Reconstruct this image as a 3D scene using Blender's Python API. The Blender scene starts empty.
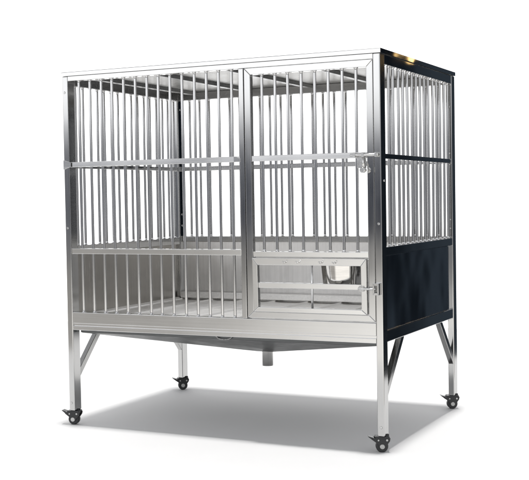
import bpy, bmesh, math, random
from mathutils import Vector, Matrix

random.seed(7)
SC = bpy.context.scene
COL = SC.collection
ZO = 0.056                                   # height of the leg ends above the ground
W, D = 1.2866, 0.8726                        # cage width and depth

# ------------------------------------------------------------------ camera
cam_d = bpy.data.cameras.new('camera')
cam = bpy.data.objects.new('camera', cam_d)
COL.objects.link(cam)
cam.location = (2.55872, -3.50140, 0.80954 + ZO)
cam.rotation_euler = (math.radians(87.81753), math.radians(0.93523), math.radians(25.97081))
cam_d.sensor_fit = 'HORIZONTAL'
cam_d.sensor_width = 36.0
cam_d.lens = 1111.46 / 529.0 * 36.0
cam_d.clip_start = 0.05
cam_d.clip_end = 200
SC.camera = cam

# ------------------------------------------------------------------ world: unseen surround, shaped for the light and the steel's reflections
world = bpy.data.worlds.new('World')
SC.world = world
world.use_nodes = True
wt = world.node_tree
wt.nodes.clear()
wl = wt.links.new


def wnode(kind, **kw):
    n = wt.nodes.new(kind)
    for k, v in kw.items():
        setattr(n, k, v)
    return n


def sock(n, i, v):
    if isinstance(v, (int, float)):
        n.inputs[i].default_value = v
    else:
        wl(v, n.inputs[i])


def math_(op, a, b=0.0):
    n = wnode('ShaderNodeMath', operation=op)
    sock(n, 0, a)
    sock(n, 1, b)
    return n.outputs[0]


def step(v, lo, hi):
    n = wnode('ShaderNodeMapRange', interpolation_type='SMOOTHSTEP')
    wl(v, n.inputs['Value'])
    n.inputs['From Min'].default_value = lo
    n.inputs['From Max'].default_value = hi
    return n.outputs['Result']


def mixc(f, a, b):
    n = wnode('ShaderNodeMix', data_type='RGBA')
    wl(f, n.inputs[0])
    for i, c in ((6, a), (7, b)):
        if isinstance(c, tuple):
            n.inputs[i].default_value = (*c, 1)
        else:
            wl(c, n.inputs[i])
    return n.outputs[2]


tc = wnode('ShaderNodeTexCoord')
sep = wnode('ShaderNodeSeparateXYZ')
wl(tc.outputs['Generated'], sep.inputs[0])
dx, dy, dz = sep.outputs
horiz = math_('SQRT', math_('ADD', math_('MULTIPLY', dx, dx), math_('MULTIPLY', dy, dy)))
elev = math_('DIVIDE', dz, math_('ADD', horiz, 0.0001))          # slope of the direction
# azimuth measured from +y, positive towards +x, in degrees
az = math_('MULTIPLY', math_('ARCTAN2', dx, dy), 57.29578)

GROUND_L = (0.56, 0.54, 0.51)
LOW_FILL_R = (1.55, 1.52, 1.46)  # added fill from low right front, brightens sill, back panel and floor
BAND_SIDE = (1.15, 1.16, 1.18)               # bright side horizon, raised to lighten the shadow under the cage
BAND_LEFT = (0.20, 0.21, 0.24)
BAND_DARK = (0.018, 0.026, 0.050)            # dark front horizon, put in for the posts to mirror
SKY = (1.0, 1.01, 1.03)
FRONT_GLOW = (1.92, 1.94, 1.98)                      # bright patch of front sky, added to whiten the upper steel
azf = math_('WRAP', az, 360.0)
azf.node.inputs[2].default_value = 0.0       # 0..360; the front is round 180..240
band = mixc(math_('MULTIPLY', step(azf, 150.0, 175.0), math_('SUBTRACT', 1.0, step(azf, 232.0, 260.0))), BAND_SIDE, BAND_LEFT)
band = mixc(math_('MULTIPLY', step(azf, 55.0, 75.0), math_('SUBTRACT', 1.0, step(azf, 150.0, 175.0))), band, (0.36, 0.37, 0.39))
band = mixc(math_('MULTIPLY', step(azf, 165.0, 185.0), math_('SUBTRACT', 1.0, step(azf, 200.0, 218.0))), band, BAND_DARK)
low = mixc(step(azf, 198.0, 212.0), LOW_FILL_R, GROUND_L)
low = mixc(step(elev, -0.105, -0.065), low, mixc(step(azf, 198.0, 212.0), (0.46, 0.445, 0.42), (0.40, 0.385, 0.36)))
front = mixc(step(elev, -0.065, -0.030), low, band)
above = mixc(math_('MULTIPLY', math_('MULTIPLY', step(azf, 170.0, 185.0), math_('SUBTRACT', 1.0, step(azf, 228.0, 245.0))),
                   math_('SUBTRACT', 1.0, step(elev, 0.30, 0.45))), SKY, FRONT_GLOW)
front = mixc(step(elev, 0.045, 0.085), front, above)
# dark side patch, added so the right-hand steel faces mirror black
DARK = mixc(math_('MULTIPLY', step(az, 11.0, 15.5), math_('SUBTRACT', 1.0, step(az, 17.0, 19.5))), (0.008, 0.011, 0.015), (0.038, 0.050, 0.064))
in_dark = math_('MULTIPLY', step(az, -2.0, 6.0), math_('SUBTRACT', 1.0, step(az, 62.0, 80.0)))
in_dark = math_('MULTIPLY', in_dark, math_('SUBTRACT', 1.0, step(elev, 0.35, 0.7)))
front = mixc(step(elev, 0.7, 1.6), front, (0.42, 0.425, 0.44))        # zenith darkened so the roof's top edge shows grey
col = mixc(in_dark, front, DARK)
# the white background behind the cage
in_white = math_('MULTIPLY', step(az, -64.0, -54.0), math_('SUBTRACT', 1.0, step(az, -4.0, 4.0)))
col = mixc(in_white, col, (1.9, 1.9, 1.9))
# two or three small warm lamps far off in the dark side
for (lx, ly, lz) in ((0.3237, 0.9379, 0.1246), (0.3140, 0.9417, 0.1208), (0.3029, 0.9467, 0.1091)):
    d = wnode('ShaderNodeVectorMath', operation='DOT_PRODUCT')
    wl(tc.outputs['Generated'], d.inputs[0])
    d.inputs[1].default_value = (lx, ly, lz)
    col = mixc(step(d.outputs['Value'], 0.999974, 0.999993), col, (4.2, 2.7, 1.05))
bg = wnode('ShaderNodeBackground')
wl(col, bg.inputs['Color'])
bg.inputs['Strength'].default_value = 1.0
wo = wnode('ShaderNodeOutputWorld')
wl(bg.outputs[0], wo.inputs['Surface'])

# ------------------------------------------------------------------ overhead studio lamp
lamp_d = bpy.data.lights.new('overhead_softbox', 'AREA')
lamp_d.shape = 'DISK'
lamp_d.size = 2.0
lamp_d.energy = 9300
lamp_d.color = (1.0, 0.99, 0.97)
lamp = bpy.data.objects.new('overhead_softbox', lamp_d)
lamp.location = (W / 2 + 0.5, D / 2 - 0.3, 30.0)
COL.objects.link(lamp)

SC.view_settings.view_transform = 'Standard'
SC.view_settings.look = 'None'
SC.view_settings.exposure = 0.0
SC.view_settings.gamma = 1.0
SC.cycles.max_bounces = 10
SC.cycles.glossy_bounces = 8
SC.cycles.diffuse_bounces = 4
SC.cycles.use_denoising = True
SC.cycles.denoising_input_passes = 'RGB_ALBEDO'


# ------------------------------------------------------------------ materials
def steel(name, base, rough, grain=(1, 1, 1), grain_amount=0.35, bump=0.12, wave=0.0, tint_var=0.12, metallic=1.0):
    m = bpy.data.materials.new(name)
    m.use_nodes = True
    t = m.node_tree
    p = t.nodes['Principled BSDF']
    p.inputs['Metallic'].default_value = metallic
    co = t.nodes.new('ShaderNodeTexCoord')
    inf = t.nodes.new('ShaderNodeObjectInfo')
    off = t.nodes.new('ShaderNodeVectorMath')
    off.operation = 'ADD'
    sc = t.nodes.new('ShaderNodeMath')
    sc.operation = 'MULTIPLY'
    sc.inputs[1].default_value = 5.0
    t.links.new(inf.outputs['Random'], sc.inputs[0])
    t.links.new(co.outputs['Object'], off.inputs[0])
    t.links.new(sc.outputs[0], off.inputs[1])
    mp = t.nodes.new('ShaderNodeMapping')
    mp.inputs['Scale'].default_value = grain
    t.links.new(off.outputs[0], mp.inputs[0])
    gr = t.nodes.new('ShaderNodeTexNoise')
    gr.inputs['Scale'].default_value = 1.0
    gr.inputs['Detail'].default_value = 5
    gr.inputs['Roughness'].default_value = 0.65
    t.links.new(mp.outputs[0], gr.inputs['Vector'])
    bl = t.nodes.new('ShaderNodeTexNoise')                 # broad smudges
    bl.inputs['Scale'].default_value = 7.0
    bl.inputs['Detail'].default_value = 4
    t.links.new(off.outputs[0], bl.inputs['Vector'])
    mr = t.nodes.new('ShaderNodeMapRange')
    mr.inputs['From Min'].default_value = 0.25
    mr.inputs['From Max'].default_value = 0.75
    mr.inputs['To Min'].default_value = rough * (1 - grain_amount)
    mr.inputs['To Max'].default_value = rough * (1 + grain_amount)
    av = t.nodes.new('ShaderNodeMath')
    av.operation = 'ADD'
    t.links.new(gr.outputs['Fac'], av.inputs[0])
    t.links.new(bl.outputs['Fac'], av.inputs[1])
    hf = t.nodes.new('ShaderNodeMath')
    hf.operation = 'MULTIPLY'
    hf.inputs[1].default_value = 0.5
    t.links.new(av.outputs[0], hf.inputs[0])
    t.links.new(hf.outputs[0], mr.inputs['Value'])
    t.links.new(mr.outputs[0], p.inputs['Roughness'])
    rmp = t.nodes.new('ShaderNodeMix')
    rmp.data_type = 'RGBA'
    rmp.inputs[6].default_value = (*[c * (1 - tint_var) for c in base], 1)
    rmp.inputs[7].default_value = (*[min(1, c * (1 + tint_var)) for c in base], 1)
    mr2 = t.nodes.new('ShaderNodeMapRange')
    mr2.inputs['From Min'].default_value = 0.35
    mr2.inputs['From Max'].default_value = 0.65
    t.links.new(hf.outputs[0], mr2.inputs['Value'])
    t.links.new(mr2.outputs[0], rmp.inputs[0])
    t.links.new(rmp.outputs[2], p.inputs['Base Color'])
    b1 = t.nodes.new('ShaderNodeBump')
    b1.inputs['Strength'].default_value = bump
    b1.inputs['Distance'].default_value = 0.0006
    t.links.new(gr.outputs['Fac'], b1.inputs['Height'])
    if wave:
        wv = t.nodes.new('ShaderNodeTexNoise')
        wv.inputs['Scale'].default_value = 3.2
        wv.inputs['Detail'].default_value = 1.5
        t.links.new(off.outputs[0], wv.inputs['Vector'])
        b2 = t.nodes.new('ShaderNodeBump')
        b2.inputs['Strength'].default_value = 1.0
        b2.inputs['Distance'].default_value = wave
        t.links.new(wv.outputs['Fac'], b2.inputs['Height'])
        t.links.new(b2.outputs[0], b1.inputs['Normal'])
    t.links.new(b1.outputs[0], p.inputs['Normal'])
    return m


def plain(name, base, rough, metallic=0.0):
    return steel(name, base, rough, (60, 60, 60), 0.25, 0.1, 0.0, 0.15, metallic)


S_V = steel('steel_tube_upright', (0.52, 0.52, 0.515), 0.11, (60, 60, 2), 0.2, 0.0, wave=0.0010, tint_var=0.06)
S_H = steel('steel_tube_across', (0.62, 0.62, 0.615), 0.14, (2, 120, 120), 0.3, 0.03, wave=0.0012, tint_var=0.06)
S_D = steel('steel_tube_deep', (0.58, 0.58, 0.575), 0.08, (220, 2, 220), 0.3, 0.02, wave=0.0008, tint_var=0.06)
S_BAR = steel('steel_bar', (0.60, 0.60, 0.60), 0.10, (120, 120, 3), 0.3, 0.01, tint_var=0.05)
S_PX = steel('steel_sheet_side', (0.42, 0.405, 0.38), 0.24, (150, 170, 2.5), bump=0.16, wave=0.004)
S_PR = steel('steel_sheet_mirror', (0.50, 0.51, 0.53), 0.09, (30, 30, 1.0), 0.3, 0.0, wave=0.006, tint_var=0.05)
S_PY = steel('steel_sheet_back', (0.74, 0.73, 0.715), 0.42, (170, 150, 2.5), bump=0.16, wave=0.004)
S_FLOOR = steel('steel_floor', (0.88, 0.87, 0.85), 0.5, (150, 4, 150), bump=0.12, wave=0.004)
S_BRACE = steel('steel_brace', (0.42, 0.42, 0.415), 0.14, (60, 60, 60), 0.2, 0.0, tint_var=0.06)  # darkened base stands in for a dark ground mirrored in the braces
S_DK = steel('steel_dull_shaded', (0.33, 0.33, 0.328), 0.3, (3, 60, 60), 0.3, 0.05)  # rails and ribs: the dark under the roof is put into the base colour
S_EDGE = steel('steel_polished_edge', (0.52, 0.52, 0.52), 0.025, (60, 2, 60), 0.3, 0.0, wave=0.0010, tint_var=0.05)
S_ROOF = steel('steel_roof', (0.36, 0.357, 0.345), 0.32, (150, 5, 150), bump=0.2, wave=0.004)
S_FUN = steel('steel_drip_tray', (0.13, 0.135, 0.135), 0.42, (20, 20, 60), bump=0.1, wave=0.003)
S_CUP = steel('steel_cup', (0.62, 0.61, 0.59), 0.07, (20, 20, 200), bump=0.03)
S_SCREW = steel('steel_screw', (0.56, 0.56, 0.555), 0.2, (80, 80, 80))
BLACK = plain('black_caster_housing', (0.012, 0.013, 0.014), 0.38)
RUBBER = plain('dark_wheel_rubber', (0.02, 0.021, 0.022), 0.55)
HUB = plain('grey_wheel_hub', (0.45, 0.45, 0.44), 0.4, 0.6)
WHITE = steel('white_studio_floor', (0.60, 0.60, 0.60), 0.8, (60, 60, 60), 0.1, 0.02, 0.0, 0.012, 0.0)


# ------------------------------------------------------------------ mesh helpers
class MB:
    def __init__(self):
        self.bm = bmesh.new()
        self.mi = 0

    def box(self, x0, x1, y0, y1, z0, z1, bev=0.0012, seg=2):
        b = bmesh.new()
        vs = [b.verts.new((x, y, z)) for x in (x0, x1) for y in (y0, y1) for z in (z0, z1)]
        for f in ((0, 1, 3, 2), (4, 6, 7, 5), (0, 4, 5, 1), (2, 3, 7, 6), (0, 2, 6, 4), (1, 5, 7, 3)):
            b.faces.new([vs[i] for i in f])
        return self._take(b, bev, seg)

    def _take(self, b, bev=0.0, seg=2, smooth=False):
        bmesh.ops.recalc_face_normals(b, faces=b.faces)
        if bev:
            bmesh.ops.bevel(b, geom=list(b.edges), offset=bev, segments=seg, affect='EDGES', profile=0.5)
        m = bpy.data.meshes.new('tmp')
        b.to_mesh(m)
        b.free()
        n0 = len(self.bm.faces)
        self.bm.from_mesh(m)
        bpy.data.meshes.remove(m)
        self.bm.faces.ensure_lookup_table()
        for f in self.bm.faces[n0:]:
            f.smooth = smooth
            f.material_index = self.mi
        return self

    def prism(self, pts, axis, a0, a1, bev=0.0, seg=2):
        """polygon pts (2D) extruded along axis from a0 to a1"""
        def P(u, v, a):
            return {'x': (a, u, v), 'y': (u, a, v), 'z': (u, v, a)}[axis]
        b = bmesh.new()
        lo = [b.verts.new(P(u, v, a0)) for u, v in pts]
        hi = [b.verts.new(P(u, v, a1)) for u, v in pts]
        n = len(pts)
        b.faces.new(lo)
        b.faces.new(hi[::-1])
        for i in range(n):
            b.faces.new((lo[i], hi[i], hi[(i + 1) % n], lo[(i + 1) % n]))
        return self._take(b, bev, seg)

    def bar(self, p0, p1, w, h, bev=0.0012, up=(0, 0, 1)):
        """rectangular bar from p0 to p1; w across, h along 'up'"""
        p0, p1 = Vector(p0), Vector(p1)
        d = (p1 - p0).normalized()
        s = d.cross(Vector(up)).normalized()
        u = s.cross(d)
        b = bmesh.new()
        vs = []
        for p in (p0, p1):
            for a, c in ((-1, -1), (1, -1), (1, 1), (-1, 1)):
                vs.append(b.verts.new(p + s * (a * w / 2) + u * (c * h / 2)))
        b.faces.new(vs[0:4])
        b.faces.new(vs[7:3:-1])
        for i in range(4):
            j = (i + 1) % 4
            b.faces.new((vs[i], vs[j], vs[4 + j], vs[4 + i]))
        return self._take(b, bev)

    def rod(self, p0, p1, r, r2=None, n=16, cap=0.0):
        p0, p1 = Vector(p0), Vector(p1)
        r2 = r if r2 is None else r2
        q = (p1 - p0).to_track_quat('Z', 'Y')
        L = (p1 - p0).length
        prof = [(r, 0), (r2, L)]
        if cap:
            prof = [(max(r - cap, 0.0003), 0), (r, cap), (r2, L - cap), (max(r2 - cap, 0.0003), L)]
        b = bmesh.new()
        rings = []
        for rr, z in prof:
            rings.append([b.verts.new(p0 + q @ Vector((rr * math.cos(2 * math.pi * i / n), rr * math.sin(2 * math.pi * i / n), z))) for i in range(n)])
        sm = []
        for a, c in zip(rings, rings[1:]):
            for i in range(n):
                j = (i + 1) % n
                b.faces.new((a[i], a[j], c[j], c[i])).smooth = True
        b.faces.new(rings[0][::-1])
        b.faces.new(rings[-1])
        m = bpy.data.meshes.new('tmp')
        bmesh.ops.recalc_face_normals(b, faces=b.faces)
        b.to_mesh(m)
        b.free()
        self.bm.from_mesh(m)
        bpy.data.meshes.remove(m)
        return self

    def lathe(self, prof, c, n=48):
        """closed profile of (r, z) turned about the vertical through c"""
        b = bmesh.new()
        rings = [[b.verts.new((c[0] + max(r, 0.0002) * math.cos(2 * math.pi * i / n), c[1] + max(r, 0.0002) * math.sin(2 * math.pi * i / n), c[2] + z)) for i in range(n)] for r, z in prof]
        k = len(rings)
        for t in range(k):
            a, d = rings[t], rings[(t + 1) % k]
            for i in range(n):
                j = (i + 1) % n
                b.faces.new((a[i], a[j], d[j], d[i])).smooth = True
        m = bpy.data.meshes.new('tmp')
        bmesh.ops.recalc_face_normals(b, faces=b.faces)
        b.to_mesh(m)
        b.free()
        self.bm.from_mesh(m)
        bpy.data.meshes.remove(m)
        return self

    def tube(self, pts, r, n=10):
        for a, c in zip(pts, pts[1:]):
            self.rod(a, c, r, n=n)
        return self

    def rail(self, x0, x1, y0, y1, z0, z1, lean, bev=0.0016):
        """a rail along x whose front face leans back by 'lean' at the top (negative: at the bottom)"""
        b = bmesh.new()
        ya, yb = (y0, y0 + lean) if lean > 0 else (y0 - lean, y0)
        sec = [(ya, z0), (y1, z0), (y1, z1), (yb, z1)]
        lo = [b.verts.new((x0, y, z)) for y, z in sec]
        hi = [b.verts.new((x1, y, z)) for y, z in sec]
        b.faces.new(lo)
        b.faces.new(hi[::-1])
        for i in range(4):
            j = (i + 1) % 4
            b.faces.new((lo[i], hi[i], hi[j], lo[j]))
        return self._take(b, bev)

    def frame(self, x0, x1, z0, z1, wl_, wr, wb, wtp, y0, y1, bev=0.001, gap=0.0003):
        """mitred rectangular frame standing in the x-z plane"""
        xi0, xi1, zi0, zi1 = x0 + wl_, x1 - wr, z0 + wb, z1 - wtp
        g = gap
        self.mi = 1                                  # uprights: grain runs up
        self.prism([(x0, z0 + g), (xi0, zi0 + g), (xi0, zi1 - g), (x0, z1 - g)], 'y', y0, y1, bev)
        self.prism([(x1, z0 + g), (x1, z1 - g), (xi1, zi1 - g), (xi1, zi0 + g)], 'y', y0, y1, bev)
        self.mi = 0
        self.prism([(x0 + g, z0), (x1 - g, z0), (xi1 - g, zi0), (xi0 + g, zi0)], 'y', y0, y1, bev)
        self.prism([(x0 + g, z1), (xi0 + g, zi1), (xi1 - g, zi1), (x1 - g, z1)], 'y', y0, y1, bev)
        return self


ROOT = bpy.data.objects.new('dog_cage', None)
ROOT.empty_display_size = 0.2
ROOT.location = (W / 2, D / 2, 0)
COL.objects.link(ROOT)
ROOT['label'] = 'stainless steel dog cage on four black casters, with a barred door and drain tray'
ROOT['category'] = 'dog cage'
BASE = Vector((W / 2, D / 2, -ZO))               # cage coordinates of the root's origin
ORG = {ROOT: BASE}


def build(mb, name, mat, parent=ROOT, label=None):
    """link the mesh as one object; its origin goes to the middle of its box (cage coordinates)"""
    bm = mb.bm
    xs = [v.co for v in bm.verts]
    lo = Vector((min(c[i] for c in xs) for i in range(3)))
    hi = Vector((max(c[i] for c in xs) for i in range(3)))
    c = (lo + hi) / 2
    bmesh.ops.translate(bm, verts=bm.verts, vec=-c)
    me = bpy.data.meshes.new(name)
    bm.to_mesh(me)
    bm.free()
    for one in (mat if isinstance(mat, tuple) else (mat,)):
        me.materials.append(one)
    o = bpy.data.objects.new(name, me)
    COL.objects.link(o)
    if parent is not None:
        o.parent = parent
        o.location = c - ORG[parent]
    else:
        o.location = c - Vector((0, 0, -ZO))
    ORG[o] = c
    if label:
        o['label'] = label
    return o


def repeat(o, offset, parent=None):
    c = o.copy()
    COL.objects.link(c)
    c.parent = parent or o.parent
    c.location = o.location + Vector(offset)
    return c


def bar_mesh(x, y, z0, z1, r, welds):
    prof = [(r, z0)]
    for zw, up in welds:                              # a small weld bead where the bar enters a rail
        if up > 0:
            prof += [(r * 1.75, zw - 0.001), (r * 1.5, zw + 0.001), (r * 1.06, zw + 0.0025), (r, zw + 0.0035), (r, zw + 0.008)]
        else:
            prof += [(r, zw - 0.008), (r, zw - 0.0035), (r * 1.06, zw - 0.0025), (r * 1.5, zw - 0.001), (r * 1.75, zw + 0.001)]
    prof.append((r, z1))
    b = bmesh.new()
    n = 18
    rings = [[b.verts.new((x + rr * math.cos(2 * math.pi * i / n), y + rr * math.sin(2 * math.pi * i / n), z)) for i in range(n)] for rr, z in prof]
    for p, q in zip(rings, rings[1:]):
        for i in range(n):
            j = (i + 1) % n
            b.faces.new((p[i], p[j], q[j], q[i]))
    m = MB()
    return m._take(b, 0.0, smooth=True)


def bars(parent, positions, z0, z1, r=0.0053, welds=()):
    first = None
    for (x, y) in positions:
        if first is None:
            first = build(bar_mesh(x, y, z0, z1, r, welds), 'bar', S_BAR, parent)
            fx, fy = x, y
        else:
            c = repeat(first, (x - fx + random.uniform(-.0015, .0015), y - fy, 0))
            c.rotation_euler = (random.uniform(-.0012, .0012), random.uniform(-.0016, .0016), random.uniform(0, 6.28))
    return first


# ------------------------------------------------------------------ the ground
g = MB()
bm = g.bm
outline = []
for t in range(72):                                  # rounded sheet, cut off along its right edge
    a = 2 * math.pi * t / 72
    x, y = W / 2 - 0.5 + 4.2 * math.cos(a), D / 2 + 0.35 + 2.7 * math.sin(a)
    lim = 2.56 - 0.1495 * (y + 3.5) if y > -0.4 else 2.10 + (-0.4 - y) * 0.9
    outline.append((min(x, lim), y))
R_IN = [bm.verts.new((x, y, -ZO)) for x, y in outline]
bm.faces.new(R_IN)
ground = build(g, 'ground', WHITE, None)
ground['kind'] = 'structure'

# ------------------------------------------------------------------ posts
PX, PY = 0.0250, 0.045


def screw(p, n, parent, r=0.0055):
    p, n = Vector(p), Vector(n)
    m = MB().rod(p - n * 0.001, p + n * 0.0025, r, r * 0.75, n=14, cap=0.0008)
    return build(m, 'screw', S_SCREW, parent)


def post(x0, y0):
    m = MB().box(x0, x0 + PX, y0, y0 + PY, 0.0, 1.2835, 0.0032, 3)
    return build(m, 'post', S_V)


p_fl = post(0, 0)
p_fr = post(W - PX, 0)
p_bl = post(0, D - PY)
p_br = post(W - PX, D - PY)
for z in (0.705, 1.222, 0.03):
    screw((0.011, 0, z), (0, -1, 0), p_fl, 0.005)
for z in (0.716, 0.03):
    screw((W - 0.011, 0, z), (0, -1, 0), p_fr, 0.005)
screw((W, 0.028, 0.86), (1, 0, 0), p_fr, 0.0045)
for z in (0.675, 0.71, 0.93, 0.975, 1.16):
    screw((W - 0.012, D - PY, z), (0, -1, 0), p_br, 0.0045)
for z in (0.69, 0.74, 1.21):
    screw((PX, D - 0.026, z), (1, 0, 0), p_bl, 0.0045)

centre = build(MB().box(0.7575, 0.7765, 0.0, 0.038, 0.3825, 1.2645, 0.002, 3), 'centre_post', S_V)

# ------------------------------------------------------------------ roof
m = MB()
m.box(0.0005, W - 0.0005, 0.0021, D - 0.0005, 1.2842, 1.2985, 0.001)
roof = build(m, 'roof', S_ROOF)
build(MB().prism([(-0.003, 1.2843), (0.0018, 1.2843), (0.0018, 1.3), (-0.0002, 1.3), (-0.003, 1.2974)], 'x', -0.003, W + 0.003, 0.0003), 'roof_trim', S_H, roof)
for y0 in (D + 0.0007,):
    build(MB().box(-0.003, W + 0.003, y0, y0 + 0.0023, 1.2843, 1.3, 0.0011), 'roof_trim', S_H, roof)
for x0 in (-0.003, W + 0.0007):
    build(MB().box(x0, x0 + 0.0023, 0.0021, D + 0.0005, 1.2843, 1.3, 0.0009), 'roof_trim', S_EDGE, roof)
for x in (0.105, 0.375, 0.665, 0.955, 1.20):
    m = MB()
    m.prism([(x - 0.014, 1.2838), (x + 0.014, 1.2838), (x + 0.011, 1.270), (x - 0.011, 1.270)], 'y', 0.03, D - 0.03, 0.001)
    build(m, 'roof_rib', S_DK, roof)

# top rails
build(MB().box(PX + .0003, W - PX - .0003, 0.001, 0.026, 1.2652, 1.2836, 0.0016), 'top_rail', S_H)
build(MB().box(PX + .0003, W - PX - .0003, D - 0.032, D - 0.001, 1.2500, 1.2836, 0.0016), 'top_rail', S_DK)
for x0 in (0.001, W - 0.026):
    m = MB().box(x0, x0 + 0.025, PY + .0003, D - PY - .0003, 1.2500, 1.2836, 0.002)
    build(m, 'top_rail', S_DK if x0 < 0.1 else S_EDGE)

# ------------------------------------------------------------------ grilles
def box_part(name, mat, parent, *b, bev=0.0014):
    return build(MB().box(*b, bev=bev), name, mat, parent)


# fixed front panel, left of the door
fg = MB()
fg.rail(0.0255, 0.7570, 0.003, 0.023, 0.937, 0.957, 0.00024)
fg.rail(0.0255, 0.7570, 0.003, 0.023, 0.606, 0.627, -0.0006)
fgo = build(fg, 'front_grille', S_H)
bars(fgo, [(0.069 + 0.0503 * i, 0.0125) for i in range(14)], 0.380, 1.2665, welds=((0.3822, 1), (1.2652, -1)))
m = MB().prism([(0.0, 0.928), (0.016, 0.934), (0.034, 0.938), (0.034, 0.956), (0.016, 0.960), (0.0, 0.966)], 'y', -0.0035, -0.0003, 0.0008)
build(m, 'bracket', S_H, fgo)
m = MB().prism([(0.735, 0.9575), (0.762, 0.9475), (0.762, 0.937), (0.735, 0.937)], 'y', -0.003, -0.0003, 0.0008)
build(m, 'bracket', S_H, fgo)

# right and left sides
for x0, xb in ((W - 0.021, W - 0.0125), (0.004, 0.0125)):
    sg = MB()
    sg.box(x0, x0 + 0.017, PY + .0003, D - PY - .0003, 0.934, 0.9515, 0.0018)
    sg.box(x0 - 0.002, x0 + 0.019, PY + .0003, D - PY - .0003, 0.606, 0.636, 0.0018)
    so = build(sg, 'side_grille', S_D)
    bars(so, [(xb, 0.0655 + 0.0495 * i) for i in range(16)], 0.63, 1.2515, welds=((0.636, 1), (1.2500, -1)))

# back
bgm = MB()
bgm.box(PX + .0003, W - PX - .0003, D - 0.024, D - 0.005, 0.934, 0.954, 0.0018)
bgm.box(PX + .0003, W - PX - .0003, D - 0.028, D - 0.003, 0.618, 0.642, 0.0018)
bgo = build(bgm, 'back_grille', S_H)
bars(bgo, [(0.068 + 0.0501 * i, D - 0.0145) for i in range(24)], 0.635, 1.2515, welds=((0.642, 1), (1.2500, -1)))

# ------------------------------------------------------------------ lower walls


def sheet_x(x0, x1):
    m = MB()
    m.box(x0, x1, PY + .0005, D - PY - .0005, 0.352, 0.6055, 0.0008)
    return m


build(sheet_x(W - 0.013, W - 0.010), 'side_panel', S_PR, label='dark mirror-like side panel')
build(sheet_x(0.010, 0.013), 'side_panel', S_PX)
build(MB().box(PX + .0005, W - PX - .0005, D - 0.016, D - 0.013, 0.352, 0.6175, 0.0008), 'back_panel', S_PY)
# bottom rails
for x0 in (0.002, W - 0.026):
    build(MB().box(x0, x0 + 0.024, PY + .0003, D - PY - .0003, 0.3135, 0.3515, 0.002), 'bottom_rail', S_D)
build(MB().box(PX + .0003, W - PX - .0003, D - 0.026, D - 0.002, 0.3135, 0.3515, 0.002), 'bottom_rail', S_H)
sm = MB()
sm.box(PX + .0003, W - PX - .0003, 0.0008, 0.030, 0.3385, 0.3822, 0.0022)
sm.box(PX + .0003, W - PX - .0003, 0.0065, 0.028, 0.3300, 0.3392, 0.0005)
build(sm, 'sill', S_H)
build(MB().box(PX + .0003, W - PX - .0003, 0.0004, 0.030, 0.3135, 0.3305, 0.0018), 'bottom_rail', S_H)

# ------------------------------------------------------------------ floor
fm = MB()
prof = []
x = 0.03
top = []
xr = [0.03 + 0.1535 * i for i in range(9)]
for i in range(8):
    a, b_ = xr[i], min(xr[i + 1], W - 0.03)
    top += [(a, 0.360), (a + 0.006, 0.366), (a + 0.012, 0.3665), (a + 0.017, 0.3605), (a + 0.04, 0.3588), (b_ - 0.03, 0.3592), (b_ - 0.008, 0.3602)]
top.append((W - 0.03, 0.360))
poly = [(top[0][0], 0.350)] + top + [(top[-1][0], 0.350)]
fm.prism(poly, 'y', 0.031, D - 0.03)
floor = build(fm, 'floor_grid', S_FLOOR)
fs = MB()
fs.box(0.03, W - 0.03, D - 0.062, D - 0.030, 0.3675, 0.3935, 0.0015)
build(fs, 'floor_edge', S_FLOOR, floor)
fs = MB()
fs.box(0.014, 0.029, 0.05, D - 0.065, 0.352, 0.370, 0.0015)
build(fs, 'floor_edge', S_FLOOR, floor)

# ------------------------------------------------------------------ drip tray under the floor
t = MB()
b = bmesh.new()
cx, cy = W / 2, D / 2
n = 24


def rect_pt(i):
    # points round the rectangle, matched with a circle at the drain
    a = 2 * math.pi * (i + 0.5) / n
    ux, uy = math.cos(a), math.sin(a)
    hx, hy = W / 2 - 0.036, D / 2 - 0.034
    s = min(hx / max(abs(ux), 1e-6), hy / max(abs(uy), 1e-6))
    return (cx + ux * s, cy + uy * s)


corners = [(0.036, 0.034), (W - 0.036, 0.034), (W - 0.036, D - 0.034), (0.036, D - 0.034)]
top_o = [b.verts.new((x, y, 0.3128)) for x, y in corners]
rim_o = [b.verts.new((x, y, 0.300)) for x, y in corners]
low_o = [b.verts.new((cx + (x - cx) * 0.055, cy + (y - cy) * 0.08, 0.205)) for x, y in corners]
for i in range(4):
    j = (i + 1) % 4
    b.faces.new((top_o[i], top_o[j], rim_o[j], rim_o[i]))
    b.faces.new((rim_o[i], rim_o[j], low_o[j], low_o[i]))
b.faces.new(low_o)
b.faces.new(top_o[::-1])
t._take(b, 0.003, 2)
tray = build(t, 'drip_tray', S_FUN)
pm = MB().lathe([(0.0215, 0.0), (0.0215, 0.054), (0.026, 0.060), (0.026, 0.066), (0.018, 0.066), (0.018, 0.0)], (cx, cy, 0.146), 32)
build(pm, 'drain_pipe', S_PY, tray)
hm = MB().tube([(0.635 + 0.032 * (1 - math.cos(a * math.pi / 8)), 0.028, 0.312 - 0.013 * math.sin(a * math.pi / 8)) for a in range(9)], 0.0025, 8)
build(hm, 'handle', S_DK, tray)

# ------------------------------------------------------------------ leg braces
for x in (0.0125, W - 0.0125):
    for s in (0, 1):
        ya, yb = 0.040, 0.213
        if s:
            ya, yb = D - ya, D - yb
        m = MB()
        # cut flush against post and rail: a prism in the y-z plane
        k = 1 if not s else -1
        pe = PY if not s else D - PY
        m.prism([(pe + k * 0.0004, 0.128), (pe + k * 0.0004, 0.163), (pe + k * 0.146, 0.3132), (pe + k * 0.179, 0.3132)], 'x', x - 0.0105, x + 0.0105, 0.0015)
        build(m, 'brace', S_BRACE)

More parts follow.
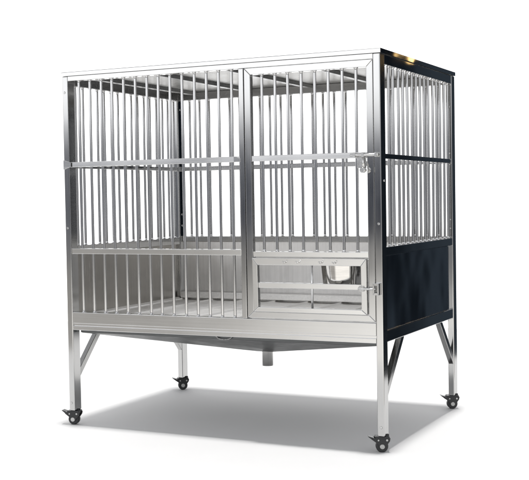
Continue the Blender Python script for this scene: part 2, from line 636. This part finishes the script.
# ------------------------------------------------------------------ casters
def caster(x, y, yaw):
    base = Vector((x, y, 0))
    mt = Matrix.Translation(base) @ Matrix.Rotation(math.radians(yaw), 4, 'Z')

    def put(mb):
        bmesh.ops.transform(mb.bm, matrix=mt, verts=mb.bm.verts)
        return mb
    h = MB()
    h.box(-0.022, 0.026, -0.019, 0.019, -0.0075, -0.0005, 0.002)
    for s in (-1, 1):
        h.prism([(-0.030, -0.006), (0.029, -0.006), (0.027, -0.017), (0.013, -0.036), (0.004, -0.041), (-0.007, -0.038), (-0.016, -0.024), (-0.031, -0.013)],
                'y', s * 0.0155 - 0.003, s * 0.0155 + 0.003, 0.0013)
    h.rod((0.018, 0, -0.012), (0.018, 0, 0.004), 0.008, n=16)
    ho = build(put(h), 'caster', BLACK)
    w = MB()
    w.rod((0.001, -0.0118, -0.035), (0.001, 0.0118, -0.035), 0.021, n=36, cap=0.003)
    wo_ = build(put(w), 'wheel', RUBBER, ho)
    hb = MB()
    hb.rod((0.001, -0.0205, -0.035), (0.001, 0.0205, -0.035), 0.0085, n=20, cap=0.0015)
    build(put(hb), 'hub', HUB, ho)
    pd = MB()
    pd.prism([(-0.047, -0.001), (-0.044, -0.0005), (-0.024, -0.007), (-0.020, -0.016), (-0.028, -0.016)], 'y', -0.014, 0.014, 0.0013)
    build(put(pd), 'brake_pedal', BLACK, ho)
    for rx, rr in ((0.017, 0.0035), (-0.012, 0.0028)):
        build(put(MB().rod((rx, -0.0205, -0.013), (rx, -0.018, -0.013), rr, n=12)), 'rivet', HUB, ho)
    return ho


caster(0.007, 0.020, 14)
caster(W - 0.018, 0.020, 26)
caster(0.010, D - 0.024, 36)
caster(W - 0.018, D - 0.024, 28)

# ------------------------------------------------------------------ door
dm = MB()
dm.frame(0.7792, 1.2602, 0.3860, 1.2644, 0.0238, 0.0238, 0.022, 0.0237, 0.001, 0.024, 0.0016)
dm.rail(0.8032, 1.2362, 0.0035, 0.0225, 0.937, 0.957, 0.00030)
dm.rail(0.8032, 1.2362, 0.0025, 0.0225, 0.601, 0.6205, -0.0008)
door = build(dm, 'door', (S_H, S_V))
bars(door, [(0.8435 + 0.0503 * i, 0.0125) for i in range(8)], 0.614, 1.2420, welds=((0.6205, 1), (1.2407, -1)))
# slide bolt of the door
lm = MB()
lm.rod((1.180, -0.010, 0.947), (1.281, -0.010, 0.947), 0.0052, n=16, cap=0.0015)
for xx in (1.192, 1.222, 1.268):
    lm.box(xx, xx + 0.009, -0.017, 0.0045, 0.9395, 0.9545, 0.0015)
lm.box(1.203, 1.236, -0.006, -0.0005, 0.903, 0.9405, 0.0015)
lo_ = build(lm, 'door_latch', S_SCREW, door)
km = MB()
km.rod((1.226, -0.010, 0.944), (1.231, -0.020, 0.905), 0.004, n=12)
km.rod((1.230, -0.030, 0.896), (1.230, -0.008, 0.896), 0.0095, n=20, cap=0.002)
build(km, 'latch_knob', S_SCREW, door)

# ------------------------------------------------------------------ feeding hatch in the door
fh = MB()
fh.frame(0.8075, 1.2345, 0.4100, 0.5995, 0.0200, 0.0200, 0.0165, 0.0250, -0.0105, 0.0085, 0.0016)
fh.box(0.8278, 1.2142, -0.0075, 0.0065, 0.4935, 0.5125, 0.0016)
bmesh.ops.rotate(fh.bm, verts=fh.bm.verts, cent=(0, -0.001, 0.41), matrix=Matrix.Rotation(math.radians(1.6), 3, 'X'))   # hangs a little open
hatch = build(fh, 'feeding_hatch', (S_H, S_V))
build(MB().rod((1.030, 0.000, 0.4262), (1.030, 0.000, 0.5755), 0.0042, n=14), 'divider_rod', S_BAR, hatch)
for xx in (0.935, 0.985, 1.071, 1.121):
    km = MB().tube([(xx - 0.010, -0.0115, 0.588), (xx - 0.004, -0.018, 0.584), (xx + 0.004, -0.018, 0.586), (xx + 0.011, -0.0115, 0.593)], 0.0033, 8)
    build(km, 'hook', S_CUP, hatch)
hl = MB()
hl.rod((1.205, -0.0155, 0.4985), (1.268, -0.0155, 0.4985), 0.0045, n=14, cap=0.001)
hl.box(1.208, 1.226, -0.019, -0.0103, 0.489, 0.508, 0.0015)
build(hl, 'hatch_bolt', S_SCREW, hatch)
hc = MB()
hc.frame(1.259, 1.281, 0.478, 0.518, 0.006, 0.006, 0.008, 0.008, -0.022, -0.0005, 0.001)
build(hc, 'bolt_keeper', (S_V, S_V), ROOT)

# ------------------------------------------------------------------ feeding cup hanging inside the hatch
cup = MB()
c0 = (1.106, 0.108, 0.4925)
prof = [(0.0, 0.0), (0.066, 0.0), (0.072, 0.003), (0.0745, 0.010), (0.0748, 0.013), (0.0751, 0.018), (0.0812, 0.082), (0.0816, 0.087), (0.0820, 0.090), (0.086, 0.0915), (0.087, 0.0935), (0.086, 0.0955),
        (0.0805, 0.0945), (0.0728, 0.011), (0.0705, 0.005), (0.065, 0.0025), (0.0, 0.0025)]
cup.lathe(prof, c0, 56)
cup_o = build(cup, 'feeding_cup', S_CUP, None)
cup_o['label'] = 'shiny round steel feeding cup hanging inside the hatch of the cage door'
cup_o['category'] = 'cup'
hm = MB().tube([(1.058 + 0.094 * k / 6, 0.012 + (0.010 if k in (0, 6) else 0), 0.588) for k in range(7)], 0.003, 8)
ho = build(hm, 'cup_hanger', S_SCREW, cup_o)
